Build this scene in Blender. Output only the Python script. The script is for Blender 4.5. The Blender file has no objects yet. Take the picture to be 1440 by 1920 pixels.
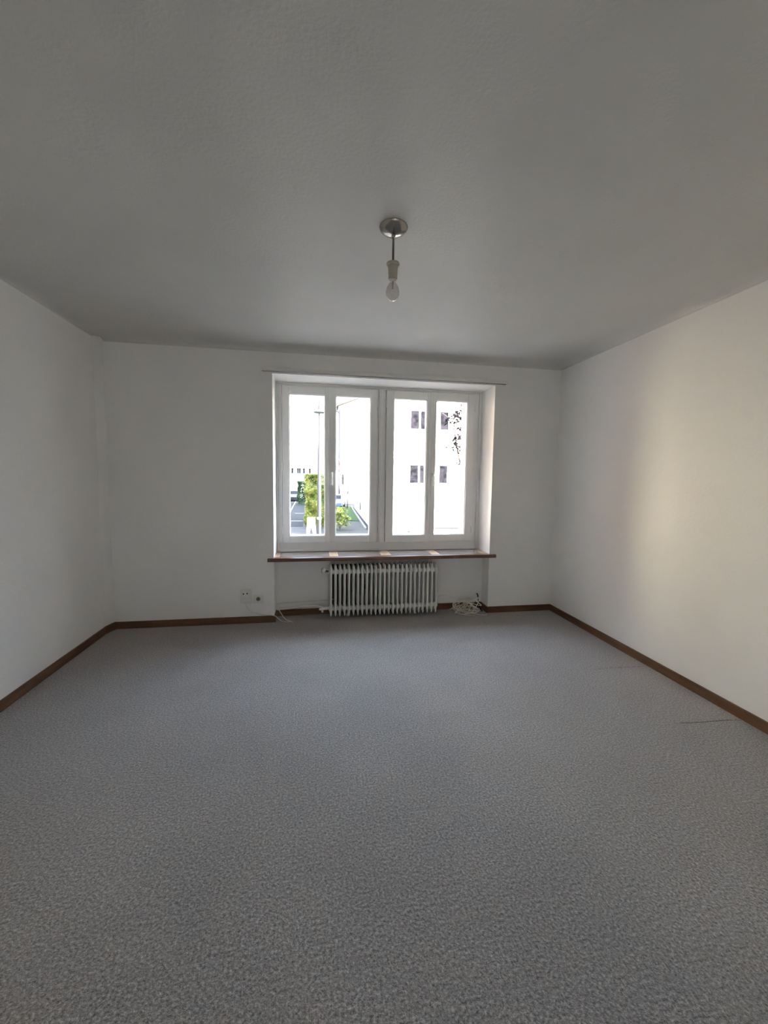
import bpy, bmesh, math, random
from mathutils import Vector, Matrix
random.seed(7)
S = bpy.context.scene
C = S.collection

# ------------------------------------------------------------------ camera
yaw, pit, rol = 0.1665, -0.0832, 0.0139
cy_, sy_ = math.cos(yaw), math.sin(yaw); cp, sp = math.cos(pit), math.sin(pit)
F = Vector((sy_*cp, cy_*cp, sp)); R0 = Vector((cy_, -sy_, 0)); U0 = R0.cross(F)
cr, sr = math.cos(rol), math.sin(rol)
RV = cr*R0 + sr*U0; UV = -sr*R0 + cr*U0
cam = bpy.data.cameras.new('camera'); co = bpy.data.objects.new('camera', cam); C.objects.link(co)
cam.sensor_fit = 'HORIZONTAL'; cam.sensor_width = 36; cam.lens = 753.03/1440*36
cam.clip_start = 0.02; cam.clip_end = 500
m4 = Matrix((RV, UV, -F)).transposed().to_4x4(); m4.translation = Vector((0, 0, 1.351))
co.matrix_world = m4
S.camera = co

# ------------------------------------------------------------------ light
w = bpy.data.worlds.new('world'); S.world = w; w.use_nodes = True
wn = w.node_tree; wn.nodes.clear()
wo = wn.nodes.new('ShaderNodeOutputWorld'); bg = wn.nodes.new('ShaderNodeBackground')
SUN = Vector((-0.80, 0.50, -0.52)).normalized()          # direction the light travels
# hazy bright sky: pale towards the horizon, bluer and brighter overhead
wtc = wn.nodes.new('ShaderNodeTexCoord'); wsep = wn.nodes.new('ShaderNodeSeparateXYZ'); wr = wn.nodes.new('ShaderNodeValToRGB')
e = wr.color_ramp.elements
e[0].position = 0.0; e[0].color = (.27, .27, .275, 1); e[1].position = 1.0; e[1].color = (.68, .82, 1.04, 1)
q = e.new(.28); q.color = (.32, .36, .42, 1)
q = e.new(.62); q.color = (.62, .76, 1.0, 1)
wn.links.new(wtc.outputs['Generated'], wsep.inputs[0]); wn.links.new(wsep.outputs[2], wr.inputs[0])
wn.links.new(wr.outputs[0], bg.inputs[0]); wn.links.new(bg.outputs[0], wo.inputs[0])
bg.inputs[1].default_value = 9.5
sl = bpy.data.lights.new('sun', 'SUN'); so = bpy.data.objects.new('sun', sl); C.objects.link(so)
sl.energy = 58; sl.angle = math.radians(0.6); sl.color = (1.0, 0.91, 0.78)
so.rotation_euler = SUN.to_track_quat('-Z', 'Y').to_euler(); so.location = (20, -10, 20)

S.view_settings.view_transform = 'Standard'; S.view_settings.look = 'None'
S.view_settings.gamma = 1; S.view_settings.use_curve_mapping = False
S.view_settings.exposure = 1.45
try:
    S.cycles.max_bounces = 16; S.cycles.diffuse_bounces = 10; S.cycles.transparent_max_bounces = 16
    S.cycles.sample_clamp_indirect = 20
except Exception:
    pass

# ------------------------------------------------------------------ materials
def mat(name, col, rough=0.6, metal=0.0, spec=0.5, coat=0):
    m = bpy.data.materials.new(name); m.use_nodes = True
    b = m.node_tree.nodes['Principled BSDF']
    b.inputs['Base Color'].default_value = (*col, 1); b.inputs['Roughness'].default_value = rough
    b.inputs['Metallic'].default_value = metal; b.inputs['Specular IOR Level'].default_value = spec
    b.inputs['Coat Weight'].default_value = coat
    return m
def nd(m, t, **k):
    n = m.node_tree.nodes.new(t)
    for a, v in k.items(): setattr(n, a, v)
    return n
def varied(m, c1, c2, scale, detail=3, bump=0.0, bscale=None, stretch=(1, 1, 1), lo=0.35, hi=0.65, dist=0.01):
    """two-tone noise colour and a bump in object space"""
    nt = m.node_tree; b = nt.nodes['Principled BSDF']
    tc = nd(m, 'ShaderNodeTexCoord'); mp = nd(m, 'ShaderNodeMapping'); mp.inputs['Scale'].default_value = stretch
    nt.links.new(tc.outputs['Object'], mp.inputs[0])
    n = nd(m, 'ShaderNodeTexNoise'); n.inputs['Scale'].default_value = scale; n.inputs['Detail'].default_value = detail
    nt.links.new(mp.outputs[0], n.inputs[0])
    r = nd(m, 'ShaderNodeValToRGB'); r.color_ramp.elements[0].position = lo; r.color_ramp.elements[1].position = hi
    r.color_ramp.elements[0].color = (*c1, 1); r.color_ramp.elements[1].color = (*c2, 1)
    nt.links.new(n.outputs[0], r.inputs[0]); nt.links.new(r.outputs[0], b.inputs['Base Color'])
    if bump:
        n2 = nd(m, 'ShaderNodeTexNoise'); n2.inputs['Scale'].default_value = bscale or scale; n2.inputs['Detail'].default_value = 4
        nt.links.new(mp.outputs[0], n2.inputs[0])
        bp = nd(m, 'ShaderNodeBump'); bp.inputs['Strength'].default_value = bump; bp.inputs['Distance'].default_value = dist
        nt.links.new(n2.outputs[0], bp.inputs['Height']); nt.links.new(bp.outputs[0], b.inputs['Normal'])
    return m

M = {}
M['wall'] = varied(mat('white_plaster', (.8, .78, .74), .9, spec=.2), (.85, .84, .815), (.87, .86, .835), 2.0, 5, .25, 55, dist=.004)
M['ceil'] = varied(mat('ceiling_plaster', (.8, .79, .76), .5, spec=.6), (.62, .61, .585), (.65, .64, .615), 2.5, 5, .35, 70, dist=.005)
M['paint'] = varied(mat('white_window_paint', (.74, .74, .72), .35), (.84, .84, .83), (.87, .87, .86), 6, 3, .04, 20, dist=.002)
M['rad'] = mat('cream_radiator_enamel', (.74, .73, .68), .35)
M['whiteplastic'] = mat('white_plastic', (.78, .76, .72), .35)
M['socket'] = mat('ivory_socket_plastic', (.76, .74, .69), .4)
M['dark'] = mat('dark_hole', (.02, .018, .015), .6)
M['tan'] = mat('brown_socket_insert', (.22, .17, .12), .5)
M['chrome'] = mat('brushed_nickel', (.36, .345, .32), .2, 1.0)
M['rod'] = mat('dark_metal_rod', (.16, .14, .12), .35, .8)
M['lampsock'] = mat('beige_bakelite', (.46, .43, .34), .45)
M['base'] = varied(mat('brown_wood_baseboard', (.12, .06, .03), .5), (.105, .048, .022), (.17, .082, .038), 4, 4, .05, 30, stretch=(1, 1, 9), dist=.002)
M['sillwood'] = varied(mat('red_brown_sill_wood', (.2, .09, .05), .3, coat=.3), (.10, .040, .022), (.17, .078, .042), 5, 4, stretch=(1, 10, 10))
M['sillblock'] = varied(mat('pale_sill_wood', (.55, .38, .24), .35, coat=.3), (.50, .33, .20), (.62, .44, .29), 6, 4, stretch=(8, 1, 1))
M['slate'] = varied(mat('brown_grey_sill_tile', (.2, .17, .15), .14, coat=.5), (.17, .13, .11), (.30, .25, .22), 9, 5)
M['steel'] = mat('window_fitting_metal', (.62, .62, .60), .3, .6)
M['slot_shade'] = mat('dark_shadow_gap', (.14, .14, .14), .8)

# carpet: flecked loop pile
def carpet():
    m = mat('flecked_grey_carpet', (.3, .28, .26), .95, spec=.1)
    nt = m.node_tree; b = nt.nodes['Principled BSDF']
    tc = nd(m, 'ShaderNodeTexCoord')
    def noise(sc, det, rough=.6):
        n = nd(m, 'ShaderNodeTexNoise'); n.inputs['Scale'].default_value = sc; n.inputs['Detail'].default_value = det
        n.inputs['Roughness'].default_value = rough; nt.links.new(tc.outputs['Object'], n.inputs[0]); return n
    b.inputs['Sheen Weight'].default_value = .5; b.inputs['Sheen Roughness'].default_value = .5; b.inputs['Sheen Tint'].default_value = (1, .98, .96, 1)
    n1 = noise(115, 5, .8); r = nd(m, 'ShaderNodeValToRGB'); e = r.color_ramp.elements
    e[0].position = .36; e[0].color = (.07, .094, .087, 1); e[1].position = .66; e[1].color = (.64, .598, .555, 1)
    x = e.new(.46); x.color = (.242, .222, .206, 1); x = e.new(.54); x.color = (.346, .320, .297, 1)
    nt.links.new(n1.outputs[0], r.inputs[0])
    n2 = noise(1.6, 4); r2 = nd(m, 'ShaderNodeValToRGB'); e = r2.color_ramp.elements
    e[0].position = .35; e[0].color = (.90, .89, .89, 1); e[1].position = .65; e[1].color = (1.04, 1.03, 1.03, 1)
    nt.links.new(n2.outputs[0], r2.inputs[0])
    mx = nd(m, 'ShaderNodeMix', data_type='RGBA', blend_type='MULTIPLY'); mx.inputs[0].default_value = 1
    nt.links.new(r.outputs[0], mx.inputs[6]); nt.links.new(r2.outputs[0], mx.inputs[7])
    nt.links.new(mx.outputs[2], b.inputs['Base Color'])
    bp = nd(m, 'ShaderNodeBump'); bp.inputs['Strength'].default_value = .9; bp.inputs['Distance'].default_value = .008
    n3 = noise(110, 3, .7); nt.links.new(n3.outputs[0], bp.inputs['Height']); nt.links.new(bp.outputs[0], b.inputs['Normal'])
    return m
M['carpet'] = carpet()

def glass(name, tint=(1, 1, 1), refl=1.0):
    m = bpy.data.materials.new(name); m.use_nodes = True; nt = m.node_tree; nt.nodes.clear()
    o = nd(m, 'ShaderNodeOutputMaterial'); mx = nd(m, 'ShaderNodeMixShader'); t = nd(m, 'ShaderNodeBsdfTransparent')
    g = nd(m, 'ShaderNodeBsdfGlossy'); g.inputs['Roughness'].default_value = .01
    lw = nd(m, 'ShaderNodeLayerWeight'); lw.inputs[0].default_value = .5
    pw = nd(m, 'ShaderNodeMath', operation='POWER'); pw.inputs[1].default_value = 4.0
    fr = nd(m, 'ShaderNodeMath', operation='MULTIPLY_ADD'); fr.inputs[1].default_value = .55*refl; fr.inputs[2].default_value = .035*refl
    nt.links.new(lw.outputs[1], pw.inputs[0]); nt.links.new(pw.outputs[0], fr.inputs[0])
    t.inputs[0].default_value = (*tint, 1)
    nt.links.new(fr.outputs[0], mx.inputs[0]); nt.links.new(t.outputs[0], mx.inputs[1]); nt.links.new(g.outputs[0], mx.inputs[2])
    nt.links.new(mx.outputs[0], o.inputs[0]); return m
M['glass'] = glass('window_glass', (.96, .97, .97))
M['bulb'] = glass('bulb_glass', (.88, .86, .84), 2.6)

# ------------------------------------------------------------------ mesh helpers
def obj(name, bm, m, parent=None, smooth=False, bevel=0.0, autos=None):
    me = bpy.data.meshes.new(name); bmesh.ops.recalc_face_normals(bm, faces=bm.faces[:])
    bm.to_mesh(me); bm.free()
    ms = m if isinstance(m, (list, tuple)) else [m]
    for x in ms: me.materials.append(x)
    o = bpy.data.objects.new(name, me); C.objects.link(o)
    if parent: o.parent = parent
    if smooth or autos:
        for p in me.polygons: p.use_smooth = True
    if autos:
        try: me.set_sharp_from_angle(angle=math.radians(autos))
        except Exception: pass
    if bevel:
        b = o.modifiers.new('bevel', 'BEVEL'); b.width = bevel; b.segments = 2; b.limit_method = 'ANGLE'
    return o
def empty(name, loc=(0, 0, 0)):
    o = bpy.data.objects.new(name, None); C.objects.link(o); o.location = loc; o.empty_display_size = .1
    return o
def origin(o, loc):
    """move the object's origin to loc, geometry stays"""
    v = Vector(loc); o.data.transform(Matrix.Translation(-v)); o.location = v; return o
def tag(o, label=None, cat=None, group=None, kind=None):
    if label: o['label'] = label
    if cat: o['category'] = cat
    if group: o['group'] = group
    if kind: o['kind'] = kind
    return o
def struct(name, bm, m, label=None, **k):
    o = obj(name, bm, m, **k); o['kind'] = 'structure'
    if label: o['label'] = label
    return o
def bx(bm, x0, x1, y0, y1, z0, z1, mi=0):
    v = [bm.verts.new((x, y, z)) for x in (x0, x1) for y in (y0, y1) for z in (z0, z1)]
    for f in ((0, 1, 3, 2), (4, 6, 7, 5), (0, 4, 5, 1), (2, 3, 7, 6), (0, 2, 6, 4), (1, 5, 7, 3)):
        q = bm.faces.new([v[i] for i in f]); q.material_index = mi
    return v
def box(*a):
    bm = bmesh.new(); bx(bm, *a); return bm
def boxes(L):
    bm = bmesh.new()
    for a in L: bx(bm, *a)
    return bm
def tube(bm, pts, r, n=8, caps=True, mi=0):
    pts = [Vector(p) for p in pts]; rr = r if isinstance(r, (list, tuple)) else [r]*len(pts)
    T = (pts[1]-pts[0]).normalized(); up = Vector((0, 0, 1)) if abs(T.z) < .9 else Vector((1, 0, 0))
    N = (up - T*up.dot(T)).normalized(); rings = []
    for i, p in enumerate(pts):
        if i == 0: t = pts[1]-pts[0]
        elif i == len(pts)-1: t = pts[-1]-pts[-2]
        else: t = pts[i+1]-pts[i-1]
        if t.length < 1e-9: t = T
        t = t.normalized(); N = (N - t*N.dot(t))
        N = N.normalized() if N.length > 1e-6 else t.orthogonal().normalized()
        B = t.cross(N)
        rings.append([bm.verts.new(p + rr[i]*(math.cos(a)*N + math.sin(a)*B)) for a in [2*math.pi*k/n for k in range(n)]])
    for a, b in zip(rings, rings[1:]):
        for k in range(n):
            f = bm.faces.new((a[k], a[(k+1) % n], b[(k+1) % n], b[k])); f.material_index = mi
    if caps:
        bm.faces.new(rings[0][::-1]).material_index = mi; bm.faces.new(rings[-1]).material_index = mi
def lathe(bm, prof, c=(0, 0, 0), n=32, mi=0):
    """prof: (radius, z) list"""
    rings = []
    for r, z in prof:
        if r < 1e-6: rings.append([bm.verts.new((c[0], c[1], c[2]+z))])
        else: rings.append([bm.verts.new((c[0]+r*math.cos(2*math.pi*k/n), c[1]+r*math.sin(2*math.pi*k/n), c[2]+z)) for k in range(n)])
    for a, b in zip(rings, rings[1:]):
        for k in range(n):
            k2 = (k+1) % n
            if len(a) == 1 and len(b) == 1: continue
            if len(a) == 1: vs = (a[0], b[k], b[k2])
            elif len(b) == 1: vs = (a[k], a[k2], b[0])
            else: vs = (a[k], a[k2], b[k2], b[k])
            bm.faces.new(vs).material_index = mi
def prism(bm, poly, z0, z1, mi=0):
    """poly: (x,y) outline extruded in z"""
    a = [bm.verts.new((x, y, z0)) for x, y in poly]; b = [bm.verts.new((x, y, z1)) for x, y in poly]
    n = len(poly)
    bm.faces.new(a[::-1]).material_index = mi; bm.faces.new(b).material_index = mi
    for i in range(n): bm.faces.new((a[i], a[(i+1) % n], b[(i+1) % n], b[i])).material_index = mi
def smooth_path(P, k=8):
    P = [Vector(p) for p in P]; out = []
    Q = [P[0]] + P + [P[-1]]
    for i in range(1, len(Q)-2):
        a, b, c, d = Q[i-1:i+3]
        for j in range(k):
            t = j/k
            out.append(.5*((2*b) + (-a+c)*t + (2*a-5*b+4*c-d)*t*t + (-a+3*b-3*c+d)*t**3))
    out.append(P[-1]); return out

# ------------------------------------------------------------------ the room
XL, XR, D, H, YR = -1.7785, 2.4165, 3.777, 2.5, -2.1
WX0, WX1, WZ0, WZ1 = -0.391, 1.72, 0.57, 2.27    # window reveal
NY, FY, EY = 3.945, 4.10, 4.50                   # niche back, frame face, outer face of the wall
T = .25
struct('floor', box(XL-T, XR+T, YR-T, NY+.1, -.2, 0), M['carpet'])

# ceiling with a softly coved edge along the walls
def ceiling_mesh():
    bm = bmesh.new(); r = .085; n = 8
    loops = []
    for i in range(n+1):
        a = i/n*math.pi/2; ins = r*(1-math.cos(a))*1.5; z = H - r*(1-math.sin(a))*.55 - 0.0
        loops.append([bm.verts.new(p) for p in ((XL+ins, YR+ins, z), (XR-ins, YR+ins, z), (XR-ins, D-ins, z), (XL+ins, D-ins, z))])
    for a, b in zip(loops, loops[1:]):
        for k in range(4): bm.faces.new((a[k], a[(k+1) % 4], b[(k+1) % 4], b[k]))
    bm.faces.new(loops[-1])
    bx(bm, XL-T, XR+T, YR-T, EY, H+.002, H+.25)
    return bm
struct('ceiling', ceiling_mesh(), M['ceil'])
struct('wall_right', box(XR, XR+T, YR-T, EY, -.2, H+.01), M['wall'])
# left wall ends in a narrow boxed-in corner
bm = box(XL-T, XL, YR-T, EY, -.2, H+.01)
prism(bm, [(XL-.01, 3.665), (XL+.001, 3.665), (XL+.03, D+.01), (XL-.01, D+.01)], 0, H)
struct('wall_left', bm, M['wall'])
QX0, QX1, QZ0, QZ1 = .0, .72, 1.1, 1.9                # unseen window added behind the camera as fill light for the back wall
struct('wall_rear', boxes([(XL, QX0, YR-T, YR, -.2, H+.01), (QX1, XR, YR-T, YR, -.2, H+.01), (QX0, QX1, YR-T, YR, -.2, QZ0), (QX0, QX1, YR-T, YR, QZ1, H+.01)]), M['wall'])
w2 = struct('fill_window', boxes([(QX0, QX0+.06, YR-.2, YR-.14, QZ0, QZ1), (QX1-.06, QX1, YR-.2, YR-.14, QZ0, QZ1), (QX0, QX1, YR-.2, YR-.14, QZ0, QZ0+.06), (QX0, QX1, YR-.2, YR-.14, QZ1-.06, QZ1), (.33, .39, YR-.2, YR-.14, QZ0, QZ1)]), M['paint'])
obj('pane', box(QX0+.05, QX1-.05, YR-.172, YR-.168, QZ0+.05, QZ1-.05), M['glass'], w2)  # pane of the added fill window
struct('light_blocker', box(-6, -3.6, EY, 11, -1.85, 7), varied(mat('brown_blocker', (.1, .07, .05), .9, spec=.1), (.07, .045, .03), (.10, .065, .045), 8, 4))  # unseen block added on the left to keep light off the right wall
struct('sun_blocker', box(4.5, 16, -12, -3, -1.85, 9), M['wall'])  # unseen block added to keep the sun out of the added rear window
zt = H+.01
struct('wall_back', boxes([
    (XL, WX0, D, EY, -.2, zt), (WX1, XR, D, EY, -.2, zt), (WX0, WX1, D, EY, WZ1, zt),
    (WX0, WX1, NY, EY, -.2, WZ0),
    (WX0, -.36, FY+.06, EY, WZ0, WZ1), (1.65, WX1, FY+.06, EY, WZ0, WZ1),
    (-.36, 1.65, FY+.06, EY, WZ1-.03, WZ1), (-.36, 1.65, FY+.06, EY, WZ0, .655)]), M['wall'])

# baseboards
bh, bt = .063, .014
def board(L, name):
    return struct(name, boxes(L), M['base'], bevel=.002)
board([(XR-bt, XR, YR, D, 0, bh)], 'baseboard_right')
board([(XL, XL+bt, YR, 3.655, 0, bh)], 'baseboard_left')
bm = bmesh.new()
prism(bm, [(XL, 3.655), (XL+bt, 3.655), (XL+.045, D-bt), (XL+.045, D), (XL, D)], 0, bh+.001)
struct('trim_1', bm, M['base'], bevel=.002)
board([(XL+.045, WX0, D-bt, D, 0, bh), (WX1, XR-bt, D-bt, D, 0, bh),
       (WX0, WX0+bt, D-bt, NY-bt, 0, bh), (WX1-bt, WX1, D-bt, NY-bt, 0, bh), (WX0, WX1, NY-bt, NY, 0, bh)], 'baseboard_back')

# carpet offcuts: two shallow seams near the right wall
bm = bmesh.new()
tube(bm, [(1.96, 2.50, .000), (2.12, 2.505, .0015), (2.25, 2.50, .001), (2.39, 2.49, .000)], .0022, 6)
tube(bm, [(1.99, 1.853, .000), (2.14, 1.84, .0015), (2.30, 1.835, .001), (2.395, 1.825, .000)], .0022, 6)
struct('trim_2', bm, M['carpet'], label='raised seam edges in the carpet by the right wall')

# ------------------------------------------------------------------ window
win = empty('window_1', ((WX0+WX1)/2, FY, .6)); win['kind'] = 'structure'
IW = Matrix.Translation(win.location).inverted()
def wpart(name, bm, m, parent, **k):
    """geometry written in room coordinates, kept there under its parent"""
    o = obj(name, bm, m, parent, **k); o.data.transform(IW); return o
y0, y1 = FY, FY+.06
bm = boxes([(WX0, -.335, y0, y1, .6925, 2.2425), (1.642, WX1, y0, y1, .6925, 2.2425), (WX0, WX1, y0, y1, .60, .692), (WX0, WX1, y0, y1, 2.243, WZ1),
            (WX0+.001, -.372, y0-.016, y0+.001, .618, 2.255), (1.69, WX1-.001, y0-.016, y0+.001, .618, 2.255), (WX0+.001, WX1-.001, y0-.016, y0+.001, 2.256, WZ1-.001), (WX0+.001, WX1-.001, y0-.014, y0+.001, .602, .617)])
wpart('window_frame', bm, M['paint'], win, bevel=.003)
bm = boxes([(.607, .701, y0+.001, y1, .6925, 2.2425), (.624, .684, y0-.014, y0, .69, 2.245), (.64, .668, y0-.022, y0-.014, .69, 2.245)])
wpart('mullion', bm, M['paint'], win, bevel=.003)
sashes = [(-.332, .1195, -.268, .083), (.1235, .609, .186, .538), (.699, 1.1645, .777, 1.124), (1.1685, 1.639, 1.221, 1.562)]
for i, (a, b, ga, gb) in enumerate(sashes):
    z0_, z1_, gz0, gz1 = .697, 2.238, .765, 2.163
    ya, yb = FY-.022, FY+.045
    bm = boxes([(a, ga, ya, yb, z0_, z1_), (gb, b, ya, yb, z0_, z1_), (ga, gb, ya, yb, z0_, gz0), (ga, gb, ya, yb, gz1, z1_)])
    # glazing step
    s = .007
    for q in ((ga, ga+s, ya+.012, yb, gz0, gz1), (gb-s, gb, ya+.012, yb, gz0, gz1), (ga+s, gb-s, ya+.012, yb, gz0, gz0+s), (ga+s, gb-s, ya+.012, yb, gz1-s, gz1)): bx(bm, *q)
    if i in (0, 2): bx(bm, b-.010, b+.012, ya-.010, ya, z0_+.002, z1_-.002)      # cover strip over the meeting line
    sash = wpart('sash', bm, M['paint'], win, bevel=.003)
    wpart('pane', box(ga+.004, gb-.004, ya+.040, ya+.044, gz0+.004, gz1-.004), M['glass'], sash)
    # hinges
    hx = {0: a, 1: b, 2: a, 3: b}[i]
    for hz in (.82, 1.45, 2.10):
        bm = bmesh.new(); tube(bm, [(hx, ya-.006, hz-.035), (hx, ya-.006, hz+.035)], .0065, 10)
        wpart('hinge', bm, M['paint'], sash, smooth=False)
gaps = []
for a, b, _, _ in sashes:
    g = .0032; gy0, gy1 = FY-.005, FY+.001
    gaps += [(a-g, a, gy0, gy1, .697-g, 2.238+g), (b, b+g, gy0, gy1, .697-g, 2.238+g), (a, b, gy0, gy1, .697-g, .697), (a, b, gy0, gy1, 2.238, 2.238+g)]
wpart('shade_line', boxes(gaps), mat('grey_shade_line', (.34, .34, .34), .8), win)  # grey strips coloured as the shadow line around each sash
for hx, up in ((.150, -1), (1.192, -1)):
    bm = bmesh.new(); ya = FY-.022
    bx(bm, hx-.011, hx+.011, ya-.006, ya, 1.335, 1.415)
    tube(bm, [(hx, ya-.004, 1.395), (hx, ya-.032, 1.395)], .007, 10)
    tube(bm, smooth_path([(hx, ya-.030, 1.402), (hx, ya-.040, 1.385), (hx, ya-.040, 1.33), (hx, ya-.036, 1.275)], 5), [.008]*15+[.0065], 10)
    wpart('handle', bm, M['steel'], win, autos=40)
# window sill: wooden frame with four inlaid tiles
ztop = .606
sill = wpart('window_sill', boxes([(WX0, WX1, 4.045, FY, .57, ztop), (WX0-.002, WX1+.002, D-.03, D+.03, .572, ztop),
                                   (-.446, WX0, D-.03, D-.001, .572, ztop), (WX1, 1.782, D-.03, D-.001, .572, ztop), (WX0, WX1, D+.03, 4.045, .57, ztop-.008)]), M['sillwood'], win, bevel=.004)
edges = [-.345, .118, .225, .62, .72, 1.12, 1.215, 1.62]
for q0, q1 in ((WX0, -.345), (.118, .205), (.62, .72), (1.13, 1.215), (1.655, WX1)):
    wpart('sill_block', box(q0+.001, q1-.001, D+.03, 4.045, ztop-.008, ztop+.0005), M['sillblock'], sill)
for q0, q1 in ((-.345, .118), (.205, .62), (.72, 1.13), (1.215, 1.655)):
    wpart('sill_tile', box(q0, q1, D+.03, 4.045, ztop-.008, ztop-.001), M['slate'], sill, bevel=.001)
# outer sill of the window
struct('trim_3', boxes([(-.36, 1.65, FY+.06, EY+.05, .655, .672)]), mat('pale_stone', (.55, .54, .52), .7))

# ------------------------------------------------------------------ curtain rail
rail = empty('curtain_rail', (.67, D-.02, 2.30))
IR = Matrix.Translation(rail.location).inverted()
def rp(name, bm, m, **k):
    o = obj(name, bm, m, rail, **k); o.data.transform(IR); return o
x0r, x1r, zr = -.484, 1.826, 2.276
rp('rail', boxes([(x0r, x1r, D-.052, D-.004, zr+.010, zr+.034), (x0r, x1r, D-.052, D-.049, zr+.002, zr+.010), (x0r, x1r, D-.010, D-.004, zr, zr+.010)]), M['whiteplastic'], bevel=.0015)
rp('groove_shade', boxes([(x0r+.01, x1r-.01, D-.049, D-.010, zr+.005, zr+.0095)]), M['slot_shade'])  # dark filler painting the shade inside the rail's slot
for ex in (x0r, x1r-.006): rp('end_cap', box(ex-.001, ex+.007, D-.054, D-.003, zr-.001, zr+.035), M['whiteplastic'], bevel=.002)
for ex in (-.25, .67, 1.6): rp('bracket', box(ex-.02, ex+.02, D-.045, D, zr+.034, zr+.040), M['steel'])
tag(rail, 'long white curtain rail fixed to the wall just above the window', 'curtain rail')

# ------------------------------------------------------------------ radiator
rad = empty('radiator', (.64, 3.82, 0))
tag(rad, 'cream white ribbed column radiator in the niche under the window sill', 'radiator')
pitch = 1.028/24; xr0 = .133 - .64
def section_mesh():
    bm = bmesh.new()
    for yy in (-.070, 0, .070):
        zs = [(.036, .002), (.045, .0065), (.062, .0095), (.085, .0115), (.115, .0125), (.16, .0112), (.42, .0112), (.465, .0125), (.495, .0120), (.515, .0095), (.530, .0035)]
        if yy: pass
        tube(bm, [(0, yy, z) for z, _ in zs], [r for _, r in zs], 10)
    bx(bm, -.003, .003, -.066, .070, .100, .478)          # pressed web between the columns
    # arched header and footer joining the three columns
    for zz, sgn in ((.492, 1), (.082, -1)):
        tube(bm, smooth_path([(0, -.070, zz-.02*sgn), (0, -.052, zz+.006*sgn), (0, 0, zz+.016*sgn), (0, .052, zz+.006*sgn), (0, .070, zz-.02*sgn)], 4), .0125, 8)
    for zz in (.463, .110):                                                       # hubs between the sections
        for yy in (-.048,):
            tube(bm, [(-pitch/2, yy, zz), (-pitch/2+.006, yy, zz), (0, yy, zz), (pitch/2-.006, yy, zz), (pitch/2, yy, zz)], [.021, .024, .027, .024, .021], 12)
            tube(bm, [(-.006, yy, zz), (.006, .05, zz)], .018, 8)
    return bm
sec = obj('section', section_mesh(), M['rad'], rad, autos=50)
for i in range(25):
    o = sec if i == 0 else sec.copy()
    if i: C.objects.link(o); o.parent = rad
    o.location = (xr0 + i*pitch, 0, 0)
def radp(name, bm, m, **k):
    o = obj(name, bm, m, rad, **k); o.data.transform(Matrix.Translation((-.64, -3.82, 0))); return o
hy = 3.785
bm = bmesh.new()      # thermostat valve, upper left
tube(bm, [(.045, 3.80, .463), (.125, hy, .463)], .010, 10)
tube(bm, [(.062, hy-.004, .463), (.062, hy-.004, .490)], .010, 10)
radp('valve', bm, M['chrome'], autos=40)
bm = bmesh.new(); tube(bm, [(.062, 3.73, .484), (.062, 3.738, .484), (.062, 3.775, .484), (.062, 3.79, .484)], [.012, .019, .021, .012], 14)
radp('thermostat_knob', bm, M['whiteplastic'], autos=40)
bm = bmesh.new()      # supply and return pipes along the niche
tube(bm, smooth_path([(.125, hy, .108), (.085, hy, .106), (.055, 3.81, .102), (.03, 3.86, .100), (-.02, 3.895, .098), (-.15, 3.905, .092), (-.38, 3.905, .078)], 5), .0125, 10)
radp('return_pipe', bm, M['rad'], autos=60)
bm = bmesh.new()
tube(bm, [(.020, hy-.005, .102), (.05, hy-.005, .102), (.055, hy-.005, .108), (.10, hy, .108)], [.009, .014, .016, .016], 12)
tube(bm, [(.052, hy-.003, .105), (.052, hy-.003, .072)], .011, 10)
radp('lockshield_valve', bm, M['rad'], autos=40)
bm = bmesh.new()
tube(bm, [(.16, 3.925, .150), (-.38, 3.925, .128)], .006, 8)
radp('supply_pipe', bm, M['rad'], autos=60)
radp('shade_panel', boxes([(.125, 1.165, NY-.012, NY-.004, .09, .50)]), mat('dark_shade_panel', (.045, .042, .04), .8))  # dark sheet added as the shade between the columns
for bxx in (.30, .98):
    radp('wall_bracket', boxes([(bxx-.01, bxx+.01, 3.80, NY, .425, .436)]), M['rad'])
    radp('foot', boxes([(bxx-.006, bxx+.006, 3.85, 3.89, 0, .09), (bxx-.012, bxx+.012, 3.845, 3.895, 0, .006)]), M['rad'])

# ------------------------------------------------------------------ wall sockets and cables
def parts_at(root):
    I = Matrix.Translation(root.location).inverted()
    def f(name, bm, m, **k):
        o = obj(name, bm, m, root, **k); o.data.transform(I); return o
    return f
s1 = empty('wall_socket', (-.637, D, .26)); P = parts_at(s1)
tag(s1, 'taller ivory wall box with a socket and a cable leaving its lower edge', 'wall socket')
P('faceplate', boxes([(-.690, -.592, D-.022, D, .192, .322)]), M['socket'], bevel=.006)
P('socket_cover', boxes([(-.674, -.607, D-.026, D-.020, .246, .314)]), M['whiteplastic'], bevel=.003)
P('socket_cover', boxes([(-.684, -.598, D-.025, D-.020, .198, .243)]), M['socket'], bevel=.003)
for hx, hz in ((-.660, .283), (-.627, .286)):
    bm = bmesh.new(); tube(bm, [(hx, D-.0275, hz), (hx, D-.015, hz)], .0068, 12); P('pin_hole', bm, M['dark'])
s2 = empty('aerial_socket', (-.533, D, .225)); P = parts_at(s2)
tag(s2, 'small square ivory wall plate with a round brown insert beside the niche', 'wall socket')
P('faceplate', boxes([(-.575, -.486, D-.014, D, .186, .262)]), M['socket'], bevel=.005)
bm = bmesh.new(); tube(bm, [(-.532, D-.016, .228), (-.532, D-.010, .228)], .0195, 20); P('insert', bm, M['tan'])
bm = bmesh.new(); tube(bm, [(-.532, D-.022, .228), (-.532, D-.012, .228)], .006, 12); P('contact', bm, M['dark'])

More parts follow.
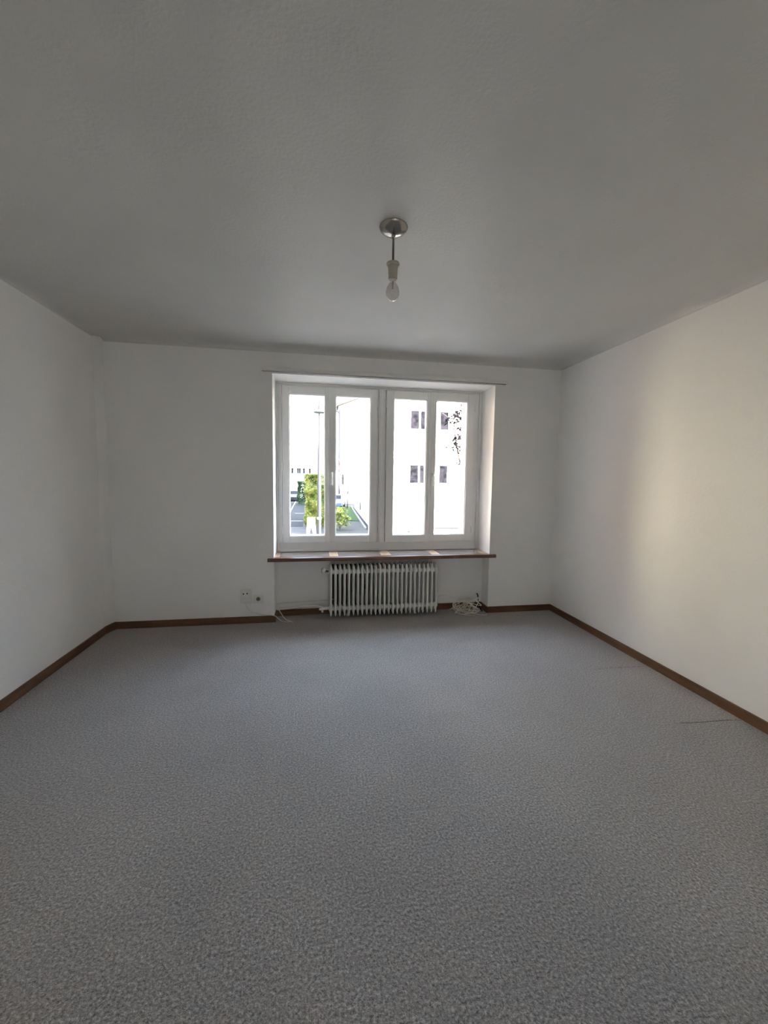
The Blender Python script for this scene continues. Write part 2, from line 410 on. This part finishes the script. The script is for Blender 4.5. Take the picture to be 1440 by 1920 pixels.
def cable(name, pts, r, m, label, k=8):
    bm = bmesh.new(); tube(bm, smooth_path(pts, k), r, 7)
    o = obj(name, bm, m, smooth=True); origin(o, pts[0])
    tag(o, label, 'cable', 'loose cables along the window wall'); return o
cable('cable', [(-.640, D-.008, .196), (-.640, D-.006, .165), (-.625, D-.005, .135), (-.585, D-.006, .105), (-.52, D-.006, .085), (-.46, D-.009, .073),
                (-.408, D-.018, .070), (-.380, D-.016, .060), (-.35, D-.010, .030), (-.31, D-.020, .006), (-.25, D-.035, .005)], .0036, M['whiteplastic'],
      'thin white cable running down from the wall socket onto the carpet')
cable('cable', [(-.378, 3.90, .105), (-.345, 3.87, .06), (-.29, 3.80, .012), (-.22, 3.735, .006)], .004, M['whiteplastic'],
      'short white cable end lying on the carpet at the left end of the niche')
# tangle right of the radiator
rng = random.Random(11)
pts = [(1.24, 3.91, .15), (1.30, 3.87, .17), (1.38, 3.86, .14)]
for i in range(34):
    a = i*1.23 + rng.uniform(-.4, .4); rr_ = rng.uniform(.07, .15)
    cx = 1.49 + rng.uniform(-.06, .06); cyy = 3.80 + rng.uniform(-.02, .02)
    pts.append((cx + rr_*1.05*math.cos(a), cyy + .55*rr_*math.sin(a*1.0), max(.008, .07 + .075*math.sin(a*.77+i*.5) + rng.uniform(-.01, .01))))
pts += [(1.60, 3.72, .006), (1.67, 3.70, .006), (1.69, 3.73, .006)]
cable('cable_tangle', pts, .0034, M['whiteplastic'], 'messy tangle of thin white cable right of the radiator', 7)
pts = [(1.40, 3.76, .006)]
for i in range(10):
    a = i*1.35+.4; pts.append((1.42+.12*math.cos(a)+.01*i, 3.80+.055*math.sin(a), .055+.05*math.sin(a*1.9)))
pts += [(1.45, 3.72, .006), (1.55, 3.68, .005)]
cable('cable_tangle', pts, .0048, mat('yellowed_cable', (.62, .58, .47), .5), 'thicker yellowed cable loop in front of the white tangle', 7)
cable('cable', [(1.665, 3.93, .155), (1.663, 3.90, .15), (1.66, 3.87, .10), (1.668, 3.84, .03), (1.675, 3.80, .008)], .007, mat('dark_brown_cable', (.05, .035, .03), .6),
      'short dark cable hanging in the right corner of the niche')
cable('cable', [(1.20, 3.93, .190), (1.30, 3.935, .188), (1.38, 3.935, .186), (1.385, 3.935, .205)], .003, M['whiteplastic'],
      'thin white cable fixed along the niche wall right of the radiator')

# ------------------------------------------------------------------ ceiling lamp
LX, LY = .347, 1.91
lamp = empty('ceiling_lamp', (LX, LY, H))
tag(lamp, 'bare clear bulb hanging on a short rod from a round metal ceiling rose', 'ceiling lamp')
bm = bmesh.new(); lathe(bm, [(0, 0), (.064, 0), (.066, -.004), (.064, -.010), (.055, -.020), (.040, -.029), (.022, -.035), (.010, -.038), (.009, -.050), (0, -.050)], n=48)
obj('ceiling_rose', bm, M['chrome'], lamp, autos=40)
bm = bmesh.new(); tube(bm, [(0, 0, -.045), (0, 0, -.155)], .0052, 12); obj('rod', bm, M['rod'], lamp, autos=40)
bm = bmesh.new(); lathe(bm, [(0, -.157), (.022, -.157), (.030, -.160), (.031, -.167), (.024, -.172), (.0215, -.190), (.0215, -.205), (.0205, -.207), (.0205, -.230), (.019, -.233), (0, -.233)], n=32)
obj('lamp_holder', bm, M['lampsock'], lamp, autos=40)
bm = bmesh.new(); lathe(bm, [(.0125, -.233), (.0125, -.240), (.014, -.246), (.021, -.256), (.0285, -.270), (.0318, -.286), (.0305, -.302), (.024, -.316), (.012, -.3245), (0, -.3265)], n=32)
bulb = obj('bulb', bm, M['bulb'], lamp, smooth=True)
bm = bmesh.new(); lathe(bm, [(.0133, -.226), (.0133, -.238), (.012, -.241), (0, -.241)], n=24); obj('screw_cap', bm, M['steel'], bulb, autos=40)
bm = bmesh.new(); lathe(bm, [(0, -.241), (.006, -.241), (.004, -.262), (.0028, -.275), (0, -.276)], n=14)
tube(bm, [(.003, 0, -.262), (.012, 0, -.286)], .0006, 5); tube(bm, [(-.003, 0, -.262), (-.012, 0, -.286)], .0006, 5)
tube(bm, [(-.012, 0, -.286), (-.005, .004, -.289), (.005, -.004, -.289), (.012, 0, -.286)], .0005, 5)
obj('filament', bm, mat('filament_glass', (.6, .5, .45), .3), bulb, autos=40)

# ------------------------------------------------------------------ outside
G = -1.85
M['asphalt'] = varied(mat('grey_asphalt', (.2, .19, .2), .9, spec=.1), (.009, .0088, .0102), (.0125, .012, .0135), 1.2, 5)
M['paving'] = varied(mat('pale_paving', (.5, .48, .46), .9, spec=.1), (.032, .032, .033), (.04, .039, .039), 2, 5)
M['kerb'] = mat('pale_kerb_stone', (.14, .14, .14), .9, spec=.1)
M['lawn'] = varied(mat('lawn_green', (.1, .2, .05), .95, spec=.1), (.010, .024, .004), (.016, .036, .008), 6, 5, .5, 60)
M['render'] = varied(mat('cream_render', (.82, .79, .72), .9), (.80, .77, .70), (.84, .81, .74), .7, 4)
M['renderD'] = varied(mat('ochre_render', (.80, .70, .50), .9), (.82, .74, .56), (.85, .78, .60), .7, 4)
M['roof'] = mat('grey_roof_edge', (.010, .010, .011), .8)
M['tiles'] = mat('red_roof_tiles', (.42, .2, .14), .9)
M['winglass'] = varied(mat('dark_window_glass', (.03, .03, .03), .25, spec=.08), (.004, .004, .005), (.016, .014, .019), 4, 5, lo=.4, hi=.6)
M['winframe'] = mat('white_outer_frame', (.75, .74, .72), .5)
struct('ground', box(-60, 60, 4.6, 140, G-.3, G), M['paving'])
# street on the left with painted markings
bm = bmesh.new(); prism(bm, [(-3.4, 26.5), (-.9, 26.5), (-1.2, 60), (-4.6, 62)], G, G+.01); o = struct('street', bm, M['asphalt'])
bm = bmesh.new()
prism(bm, [(-2.50, 38), (-2.38, 38), (-2.72, 57), (-2.86, 57)], G+.01, G+.014)
prism(bm, [(-2.4, 29.8), (-1.0, 29.8), (-1.0, 30.1), (-2.4, 30.1)], G+.01, G+.014)
prism(bm, [(-1.9, 36.2), (-1.15, 36.2), (-1.15, 36.5), (-1.9, 36.5)], G+.01, G+.014)
struct('road_marking', bm, M['kerb'])
bm = bmesh.new(); prism(bm, [(1.6, 30.3), (3.12, 29.6), (3.72, 44.5), (1.6, 44.5)], G, G+.03); struct('lawn', bm, M['lawn'])
bm = bmesh.new(); prism(bm, [(2.98, 25.0), (3.10, 25.0), (3.80, 44.0), (3.70, 44.0)], G, G+.10); struct('kerb', bm, M['kerb'])
bm = bmesh.new(); prism(bm, [(3.10, 24.0), (3.42, 24.0), (4.0, 43), (3.80, 44.0)], G, G+.02); struct('path', bm, M['asphalt'])

def leaf_cloud(bm, blobs, count, size, rng, core=False, mi=0):
    tot = sum(b[3]*b[4]*b[5] for b in blobs)
    for b in blobs:
        n = max(1, int(count*b[3]*b[4]*b[5]/tot))
        for _ in range(n):
            v = Vector((rng.gauss(0, 1), rng.gauss(0, 1), rng.gauss(0, 1))).normalized()*(rng.random()**(.33))
            p = Vector((b[0]+v.x*b[3], b[1]+v.y*b[4], b[2]+v.z*b[5]))
            one_leaf(bm, p, size*rng.uniform(.6, 1.3), rng, mi)
def one_leaf(bm, p, s, rng, mi=0):
    a = Vector((rng.uniform(-1, 1), rng.uniform(-1, 1), rng.uniform(-1, 1))).normalized(); b = a.orthogonal().normalized()
    c = a.cross(b)*.12*s
    q = [bm.verts.new(p+a*s), bm.verts.new(p+b*s*.45+c), bm.verts.new(p-a*s*.8), bm.verts.new(p-b*s*.45+c)]
    mid = bm.verts.new(p-c*.5)
    for i in range(4): bm.faces.new((q[i], q[(i+1) % 4], mid)).material_index = mi
def leafmat(name, c1, c2):
    m = varied(mat(name, c1, .8, spec=.08), c1, c2, 3, 4)
    return m
M['hedge'] = leafmat('yellow_green_leaves', (.03, .06, .010), (.19, .20, .06))
M['hedge2'] = leafmat('green_leaves', (.012, .03, .01), (.035, .06, .02))
M['red'] = leafmat('reddish_leaves', (.05, .012, .009), (.12, .04, .03))
M['purple'] = leafmat('dark_purple_leaves', (.004, .002, .003), (.010, .005, .007))
M['bark'] = varied(mat('brown_bark', (.1, .07, .05), .9), (.07, .05, .035), (.14, .10, .075), 8, 4, stretch=(1, 1, .3))

# clipped hedge
def hedge(name, x0, x1, y0, y1, h, n, size, mtl, label, seed):
    rng = random.Random(seed); root = empty(name, ((x0+x1)/2, (y0+y1)/2, G)); P = parts_at(root)
    bm = bmesh.new()
    for _ in range(n):
        f = rng.random(); x = rng.uniform(x0, x1); y = rng.uniform(y0, y1); z = rng.uniform(.15, h)
        if f < .45: y = y0 + abs(rng.gauss(0, .08))
        elif f < .75: x = x0 + abs(rng.gauss(0, .08))
        elif f < .87: x = x1 - abs(rng.gauss(0, .08))
        else: z = h - abs(rng.gauss(0, .08))
        bul = .10*math.sin(x*5+z*3)+.07*math.sin(z*7+y)
        one_leaf(bm, Vector((x+bul*.5, y+bul, G+z)), size*rng.uniform(.6, 1.3), rng)
    P('foliage', bm, mtl)
    bm = bmesh.new()
    for i in range(6):
        xx = x0+(x1-x0)*(i+.5)/6; tube(bm, [(xx, (y0+y1)/2, G), (xx+rng.uniform(-.1, .1), (y0+y1)/2+.1, G+h*.8)], [.04, .015], 6)
    P('stem', bm, M['bark'])
    tag(root, label, 'hedge')
hedge('hedge', -.72, .62, 25.5, 33, 3.40, 15000, .085, M['hedge'], 'tall sunlit yellow-green hedge behind the lamp post outside', 3)
hedge('hedge', -2.2, -.9, 48, 51, 2.7, 2500, .12, M['hedge2'], 'low dark green hedge at the far end of the street', 5)
# spiky shrub right of the window post
rng = random.Random(21); root = empty('shrub', (1.4, 24.6, G)); P = parts_at(root)
bm = bmesh.new()
for _ in range(420):
    a = rng.uniform(0, 6.28); el = rng.uniform(.3, 1.5); L = rng.uniform(.6, 1.45)
    d = Vector((math.cos(a)*math.cos(el)*.62, math.sin(a)*math.cos(el)*.62, math.sin(el)))
    p = Vector((1.4, 24.6, G+.02)) + d*L
    one_leaf(bm, p, .11*rng.uniform(.7, 1.4), rng)
P('foliage', bm, M['hedge'])
bm = bmesh.new()
for i in range(9):
    a = i*.7; tube(bm, [(1.4, 24.6, G), (1.4+.35*math.cos(a), 24.6+.35*math.sin(a), G+1.1)], [.015, .006], 5)
P('stem', bm, M['bark']); tag(root, 'bright yellow-green leafy shrub on the paving beside the lawn', 'shrub')

def tree(name, base, h, fork, tips, blobs, nleaf, lsize, mtl, label, seed, r=.07):
    rng = random.Random(seed); root = empty(name, base); P = parts_at(root); b = Vector(base)
    bm = bmesh.new(); fk = b + Vector((.03, 0, fork))
    tube(bm, [b, b+Vector((.02, 0, fork*.5)), fk], [r, r*.8, r*.7], 8)
    P('trunk', bm, M['bark'], smooth=True)
    bm = bmesh.new()
    for t in tips:
        e = b + Vector(t); mid = fk.lerp(e, .5) + Vector((rng.uniform(-.1, .1), rng.uniform(-.1, .1), .05))
        tube(bm, smooth_path([fk-Vector((0, 0, .05)), mid, e], 4), [r*.6*(1-.1*i) for i in range(9)], 6)
        for _ in range(5):
            s = fk.lerp(e, rng.uniform(.4, 1)); tube(bm, [s, s+Vector((rng.uniform(-.4, .4), rng.uniform(-.4, .4), rng.uniform(-.05, .5)))], [r*.18, r*.06], 5)
    P('branches', bm, M['bark'], smooth=True)
    bm = bmesh.new(); leaf_cloud(bm, [(b.x+q[0], b.y+q[1], b.z+q[2], q[3], q[4], q[5]) for q in blobs], nleaf, lsize, rng)
    P('foliage', bm, mtl); tag(root, label, 'tree')
tree('small_tree', (3.20, 42.5, G), 5.5, 1.5, [(-.7, 0, 4.6), (.2, .2, 4.0), (.5, -.1, 3.2), (-.3, .1, 3.4), (.35, 0, 4.9)],
     [(-.75, 0, 4.7, .45, .5, .35), (.15, 0, 5.35, .6, .4, .14), (.55, 0, 3.9, .28, .4, .5), (-.9, 0, 4.3, .3, .4, .5), (.5, 0, 3.0, .25, .4, .35)], 420, .08, M['red'],
     'slender young tree with sparse reddish leaves on the lawn outside', 4)
tree('plum_tree', (4.24, 10.31, G), 5, 2.2, [(-.72, 0.0, 4.75), (-.5, 0.0, 5.23), (-.55, -.1, 4.2), (0.42, 0.17, 5.14), (-0.25, 0.0, 5.57), (0.76, 0.0, 4.38), (-.35, 0.0, 3.7)],
     [(-0.54, 0, 4.73, 0.2, 0.25, 0.25), (-0.46, 0, 4.18, 0.24, 0.25, 0.3), (-0.66, 0, 4.9, 0.13, 0.25, 0.16), (-0.79, 0, 4.7, 0.1, 0.25, 0.12), (-0.82, 0, 4.08, 0.08, 0.25, 0.1), (-0.64, 0, 4.14, 0.13, 0.25, 0.16), (-0.51, 0, 3.67, 0.09, 0.25, 0.11), (-0.37, 0, 4.88, 0.3, 0.25, 0.38), (-0.23, 0, 4.19, 0.35, 0.25, 0.44), (-0.9, 0, 5.06, 0.06, 0.25, 0.07)], 420, .075, M['purple'],
     'tree with sparse dark purple leaves seen at the right edge of the window', 8, r=.08)

# street lamp
sl_ = empty('street_lamp', (.12, 20.0, G)); P = parts_at(sl_)
tag(sl_, 'tall slim street lamp with a wide flat hat in front of the hedge', 'street lamp')
M['lamppole'] = mat('grey_galvanised_pole', (.026, .028, .034), .8, 0, .05)
bm = bmesh.new(); lathe(bm, [(0, 0), (.098, 0), (.098, 3.0), (.080, 3.1), (.072, 4.6), (.045, 4.75), (.038, 6.0), (.03, 6.37), (0, 6.37)], (.12, 20, G), 20); P('pole', bm, M['lamppole'], autos=40)
bm = bmesh.new(); lathe(bm, [(0, 6.46), (.05, 6.48), (.28, 6.40), (.29, 6.34), (.24, 6.31), (0, 6.30)], (.12, 20, G), 28); P('lamp_hat', bm, mat('green_grey_enamel', (.03, .04, .04), .6), autos=40)
bm = bmesh.new(); lathe(bm, [(0, 6.46), (.09, 6.46), (.05, 6.62), (.03, 6.8), (.012, 7.2), (0, 7.2)], (.12, 20, G), 16); P('finial', bm, M['lamppole'], autos=40)
bm = bmesh.new(); lathe(bm, [(.11, 1.15), (.112, 1.22), (.11, 1.26)], (.12, 20, G), 20); P('band', bm, M['steel'])

# white A-board
ab = empty('pavement_sign', (-.30, 22.4, G)); P = parts_at(ab)
tag(ab, 'white folding A-board standing on the pavement in front of the hedge', 'sign board')
for s in (-1, 1):
    bm = bmesh.new()
    v = []
    out = [(-.27, 0), (-.15, 0), (0, .52), (.15, 0), (.27, 0), (.20, 1.0), (-.20, 1.0)]
    fr = [bm.verts.new((-.30+x, 22.4+s*(.26*(1-z)+.01), G+z)) for x, z in out]
    bk = [bm.verts.new((-.30+x, 22.4+s*(.26*(1-z)+.03), G+z)) for x, z in out]
    bm.faces.new(fr); bm.faces.new(bk[::-1])
    for i in range(7): bm.faces.new((fr[i], fr[(i+1) % 7], bk[(i+1) % 7], bk[i]))
    P('panel', bm, mat('white_board_paint', (.85, .85, .82), .5))
bm = bmesh.new(); tube(bm, [(-.5, 22.4, G+1.0), (-.1, 22.4, G+1.0)], .018, 8); P('hinge', bm, M['steel'])

# buildings
def bwindow(root, P, o, u, nrm, wd, ht, z, sub=True):
    """a window on a wall: o = lower left corner, u = unit along wall, nrm = outward"""
    o = Vector(o); u = Vector(u); n = Vector(nrm); up = Vector((0, 0, 1)); bm = bmesh.new()
    def slab(bm, a0, a1, b0, b1, d0, d1):
        v = [bm.verts.new(o+u*a+up*b+n*d) for a in (a0, a1) for b in (b0, b1) for d in (d0, d1)]
        for f in ((0, 1, 3, 2), (4, 6, 7, 5), (0, 4, 5, 1), (2, 3, 7, 6), (0, 2, 6, 4), (1, 5, 7, 3)): bm.faces.new([v[i] for i in f])
    t = .035
    slab(bm, -t, 0, -t, ht+t, -.02, .03); slab(bm, wd, wd+t, -t, ht+t, -.02, .03); slab(bm, 0, wd, -t, 0, -.02, .05); slab(bm, 0, wd, ht, ht+t, -.02, .03)
    f = P('window', bm, M['winframe'])
    bm = bmesh.new(); slab(bm, 0, wd, 0, ht, 0, .012)
    q = obj('pane', bm, M['winglass'], f); q.data.transform(Matrix.Translation(root.location).inverted())

# big pale building on the right
bB = empty('apartment_building', (8.5, 31, G)); P = parts_at(bB)
tag(bB, 'large pale rendered apartment building with paired narrow windows facing the room', 'building')
bm = bmesh.new(); prism(bm, [(3.22, 20.5), (18, 20.5), (18, 42), (3.98, 42.6)], G, 7.3); P('wall', bm, M['render'])
bm = bmesh.new(); prism(bm, [(2.9, 20.0), (18.5, 20.0), (18.5, 42.5), (3.6, 43.2)], 7.3, 7.5); P('eaves', bm, M['winframe'])
bm = bmesh.new()
a = [bm.verts.new(p) for p in ((2.9, 20.0, 7.5), (18.5, 20.0, 7.5), (18.5, 42.5, 7.5), (3.6, 43.2, 7.5))]; r0, r1 = bm.verts.new((9, 31, 9.6)), bm.verts.new((13, 31, 9.6))
bm.faces.new((a[0], a[1], r1, r0)); bm.faces.new((a[1], a[2], r1)); bm.faces.new((a[2], a[3], r0, r1)); bm.faces.new((a[3], a[0], r0)); P('roof', bm, M['tiles'])
for z in (1.14, 3.92):
    for x in (4.78, 5.31, 6.36, 9.4, 9.95, 11.2, 11.75, 14.0, 14.6):
        bwindow(bB, P, (x, 20.5, z), (1, 0, 0), (0, -1, 0), .43, .92, z)
for yv, vw in ((27.8, .75), (33.2, 1.7)):
    xx = 3.22 + (yv-20.5)*.0344
    bwindow(bB, P, (xx, yv, G+.45), (.034, 1, 0), (-1, .034, 0), vw, .75, 0)
bm = bmesh.new(); prism(bm, [(3.19, 20.46), (18, 20.46), (18, 20.5), (3.19, 20.5)], G, G+.35); P('plinth', bm, M['kerb'])

# gabled house further back
bA = empty('gabled_house', (8, 55, G)); P = parts_at(bA)
tag(bA, 'far pale house with a sloping grey roof edge and a downpipe at its corner', 'building')
bm = bmesh.new()
for yy in (50, 60):
    pass
f = [(2.62, G), (13.4, G), (13.4, 10.05), (8.0, 12.2), (2.62, 10.05)]
A_ = [bm.verts.new((x, 50, z)) for x, z in f]; B_ = [bm.verts.new((x, 60, z)) for x, z in f]
bm.faces.new(A_); bm.faces.new(B_[::-1])
for i in range(5): bm.faces.new((A_[i], A_[(i+1) % 5], B_[(i+1) % 5], B_[i]))
P('wall', bm, M['render'])
bm = bmesh.new()
for sx in (-1, 1):
    p = [(8.0, 12.2), (8.0, 12.5), (8.0+sx*5.8, 10.22), (8.0+sx*5.8, 9.92)]
    a = [bm.verts.new((x, 49.5, z)) for x, z in p]; b = [bm.verts.new((x, 60.5, z)) for x, z in p]
    bm.faces.new(a); bm.faces.new(b[::-1])
    for i in range(4): bm.faces.new((a[i], a[(i+1) % 4], b[(i+1) % 4], b[i]))
P('roof', bm, M['roof'])
bm = bmesh.new(); tube(bm, smooth_path([(2.30, 49.7, 9.9), (2.32, 49.75, 9.5), (2.72, 49.88, 9.2), (2.74, 49.9, 8.6), (2.74, 49.9, G)], 5), .085, 8); P('downpipe', bm, M['lamppole'], smooth=True)
for z in (.5, 3.3, 6.1):
    bwindow(bA, P, (3.0, 50, z), (1, 0, 0), (0, -1, 0), .30, 1.3, z) if z < 1 else None

# far white houses closing the street
bC = empty('terrace_house', (-4, 66, G)); P = parts_at(bC)
tag(bC, 'low white terrace with small dark windows at the end of the street', 'building')
P('wall', box(-12, 1.6, 64, 72, G, 2.75), M['render']); 
bm = bmesh.new(); prism(bm, [(-12.3, 63.7), (1.9, 63.7), (1.9, 72.3), (-12.3, 72.3)], 2.75, 2.95); P('eaves', bm, M['winframe'])
for x in (-3.85, -3.0, -2.72, -2.1, -1.2, -5.2, -6.4): bwindow(bC, P, (x, 64, 1.95), (1, 0, 0), (0, -1, 0), .26, .85, 0)

# unseen house added left of the view, bouncing warm sunlight onto the right wall
bD = empty('added_corner_house', (-12, 20, G)); P = parts_at(bD)
tag(bD, 'unseen ochre corner house added on the left to bounce sunlight indoors', 'building')
bm = bmesh.new(); prism(bm, [(-4.6, 16.2), (-6.3, 21.5), (-16, 24), (-16, 11)], G, 9.0); P('wall', bm, M['renderD'])
bm = bmesh.new(); prism(bm, [(-4.2, 16.2), (-6.0, 21.9), (-16.3, 24.4), (-16.3, 10.6)], 9.0, 9.25); P('eaves', bm, M['roof'])

# parked cars
def car(x, y, rz, col, label, mname):
    root = empty('parked_car', (x, y, G)); root.rotation_euler.z = rz
    def P(name, bm, m, **k): return obj(name, bm, m, root, **k)
    prof = [(-2.05, .25), (-2.08, .62), (-1.9, .85), (-1.25, .95), (-.75, 1.40), (.75, 1.42), (1.45, .98), (2.0, .86), (2.1, .55), (2.05, .25)]
    bm = bmesh.new(); a = [bm.verts.new((xx, -.85, z)) for xx, z in prof]; b = [bm.verts.new((xx, .85, z)) for xx, z in prof]
    bm.faces.new(a); bm.faces.new(b[::-1])
    for i in range(len(prof)): j = (i+1) % len(prof); bm.faces.new((a[i], a[j], b[j], b[i]))
    P('body', bm, mat(mname, col, .3, .2, coat=.6), bevel=.05)
    bm = bmesh.new()
    for sy in (-1, 1):
        q = [(-1.08, .98), (-.70, 1.33), (.68, 1.34), (1.25, 1.0)]
        a = [bm.verts.new((xx, sy*.845, z)) for xx, z in q]; b = [bm.verts.new((xx, sy*.862, z)) for xx, z in q]
        bm.faces.new(a); bm.faces.new(b[::-1])
        for i in range(4): bm.faces.new((a[i], a[(i+1) % 4], b[(i+1) % 4], b[i]))
    for s, xa, za, xb, zb in ((-1, -1.22, 1.0, -.80, 1.37), (1, 1.40, 1.03, .82, 1.38)):
        v = [bm.verts.new(p) for p in ((xa+.02*s, -.7, za), (xa+.02*s, .7, za), (xb+.03*s, .66, zb), (xb+.03*s, -.66, zb))]; bm.faces.new(v)
    P('window_glass', bm, M['winglass'])
    for xx in (-1.3, 1.3):
        for yy in (-.78, .78):
            bm = bmesh.new(); tube(bm, [(xx, yy-.1, .31), (xx, yy+.1, .31)], .31, 20)
            P('wheel', bm, mat('tyre_rubber', (.02, .02, .02), .8)) if 'tyre_rubber' not in bpy.data.materials else P('wheel', bm, bpy.data.materials['tyre_rubber'])
    tag(root, label, 'car', 'cars parked outside')
car(2.05, 44.0, math.radians(80), (.10, .14, .22), 'dark blue-grey car parked behind the shrub near the lawn', 'blue_grey_car_paint')
car(-3.2, 56.5, math.radians(90), (.015, .018, .03), 'near-black car parked at the far left end of the street', 'black_car_paint')

# small things at the foot of the pale building
rng = random.Random(31); root = empty('garden_shrub', (3.45, 13.6, G)); P = parts_at(root)
bm = bmesh.new(); leaf_cloud(bm, [(3.20, 13.6, G+1.10, .16, .2, .34), (3.50, 13.6, G+.90, .35, .25, .35), (3.40, 13.6, G+.45, .4, .3, .45)], 1100, .06, rng); P('foliage', bm, leafmat('blue_green_leaves', (.006, .014, .016), (.016, .03, .034)))
bm = bmesh.new(); tube(bm, [(3.4, 13.6, G), (3.3, 13.6, G+1.0)], [.02, .01], 6); P('stem', bm, M['bark'])
tag(root, 'small dark blue-green shrub tip showing at the lower window edge', 'shrub')
root = empty('handrail', (6.6, 19.0, G)); P = parts_at(root)
m_ = mat('grey_rail_paint', (.03, .03, .032), .8, 0, .05)
bm = bmesh.new(); tube(bm, [(5.3, 19, G+.80), (7.9, 19, G+.80)], .055, 8); P('rail', bm, m_)
for xx in (5.35, 6.6, 7.85):
    bm = bmesh.new(); tube(bm, [(xx, 19, G), (xx, 19, G+.8)], .02, 8); P('post', bm, m_)
tag(root, 'low grey handrail in front of the pale apartment building', 'handrail')
# roller shutter guides in the outer reveal
for nm, xx in (('trim_4', -.36), ('trim_5', 1.618)):
    struct(nm, boxes([(xx, xx+.032, 4.30, 4.345, .672, WZ1-.03)]), mat('grey_guide', (.30, .30, .32), .5))
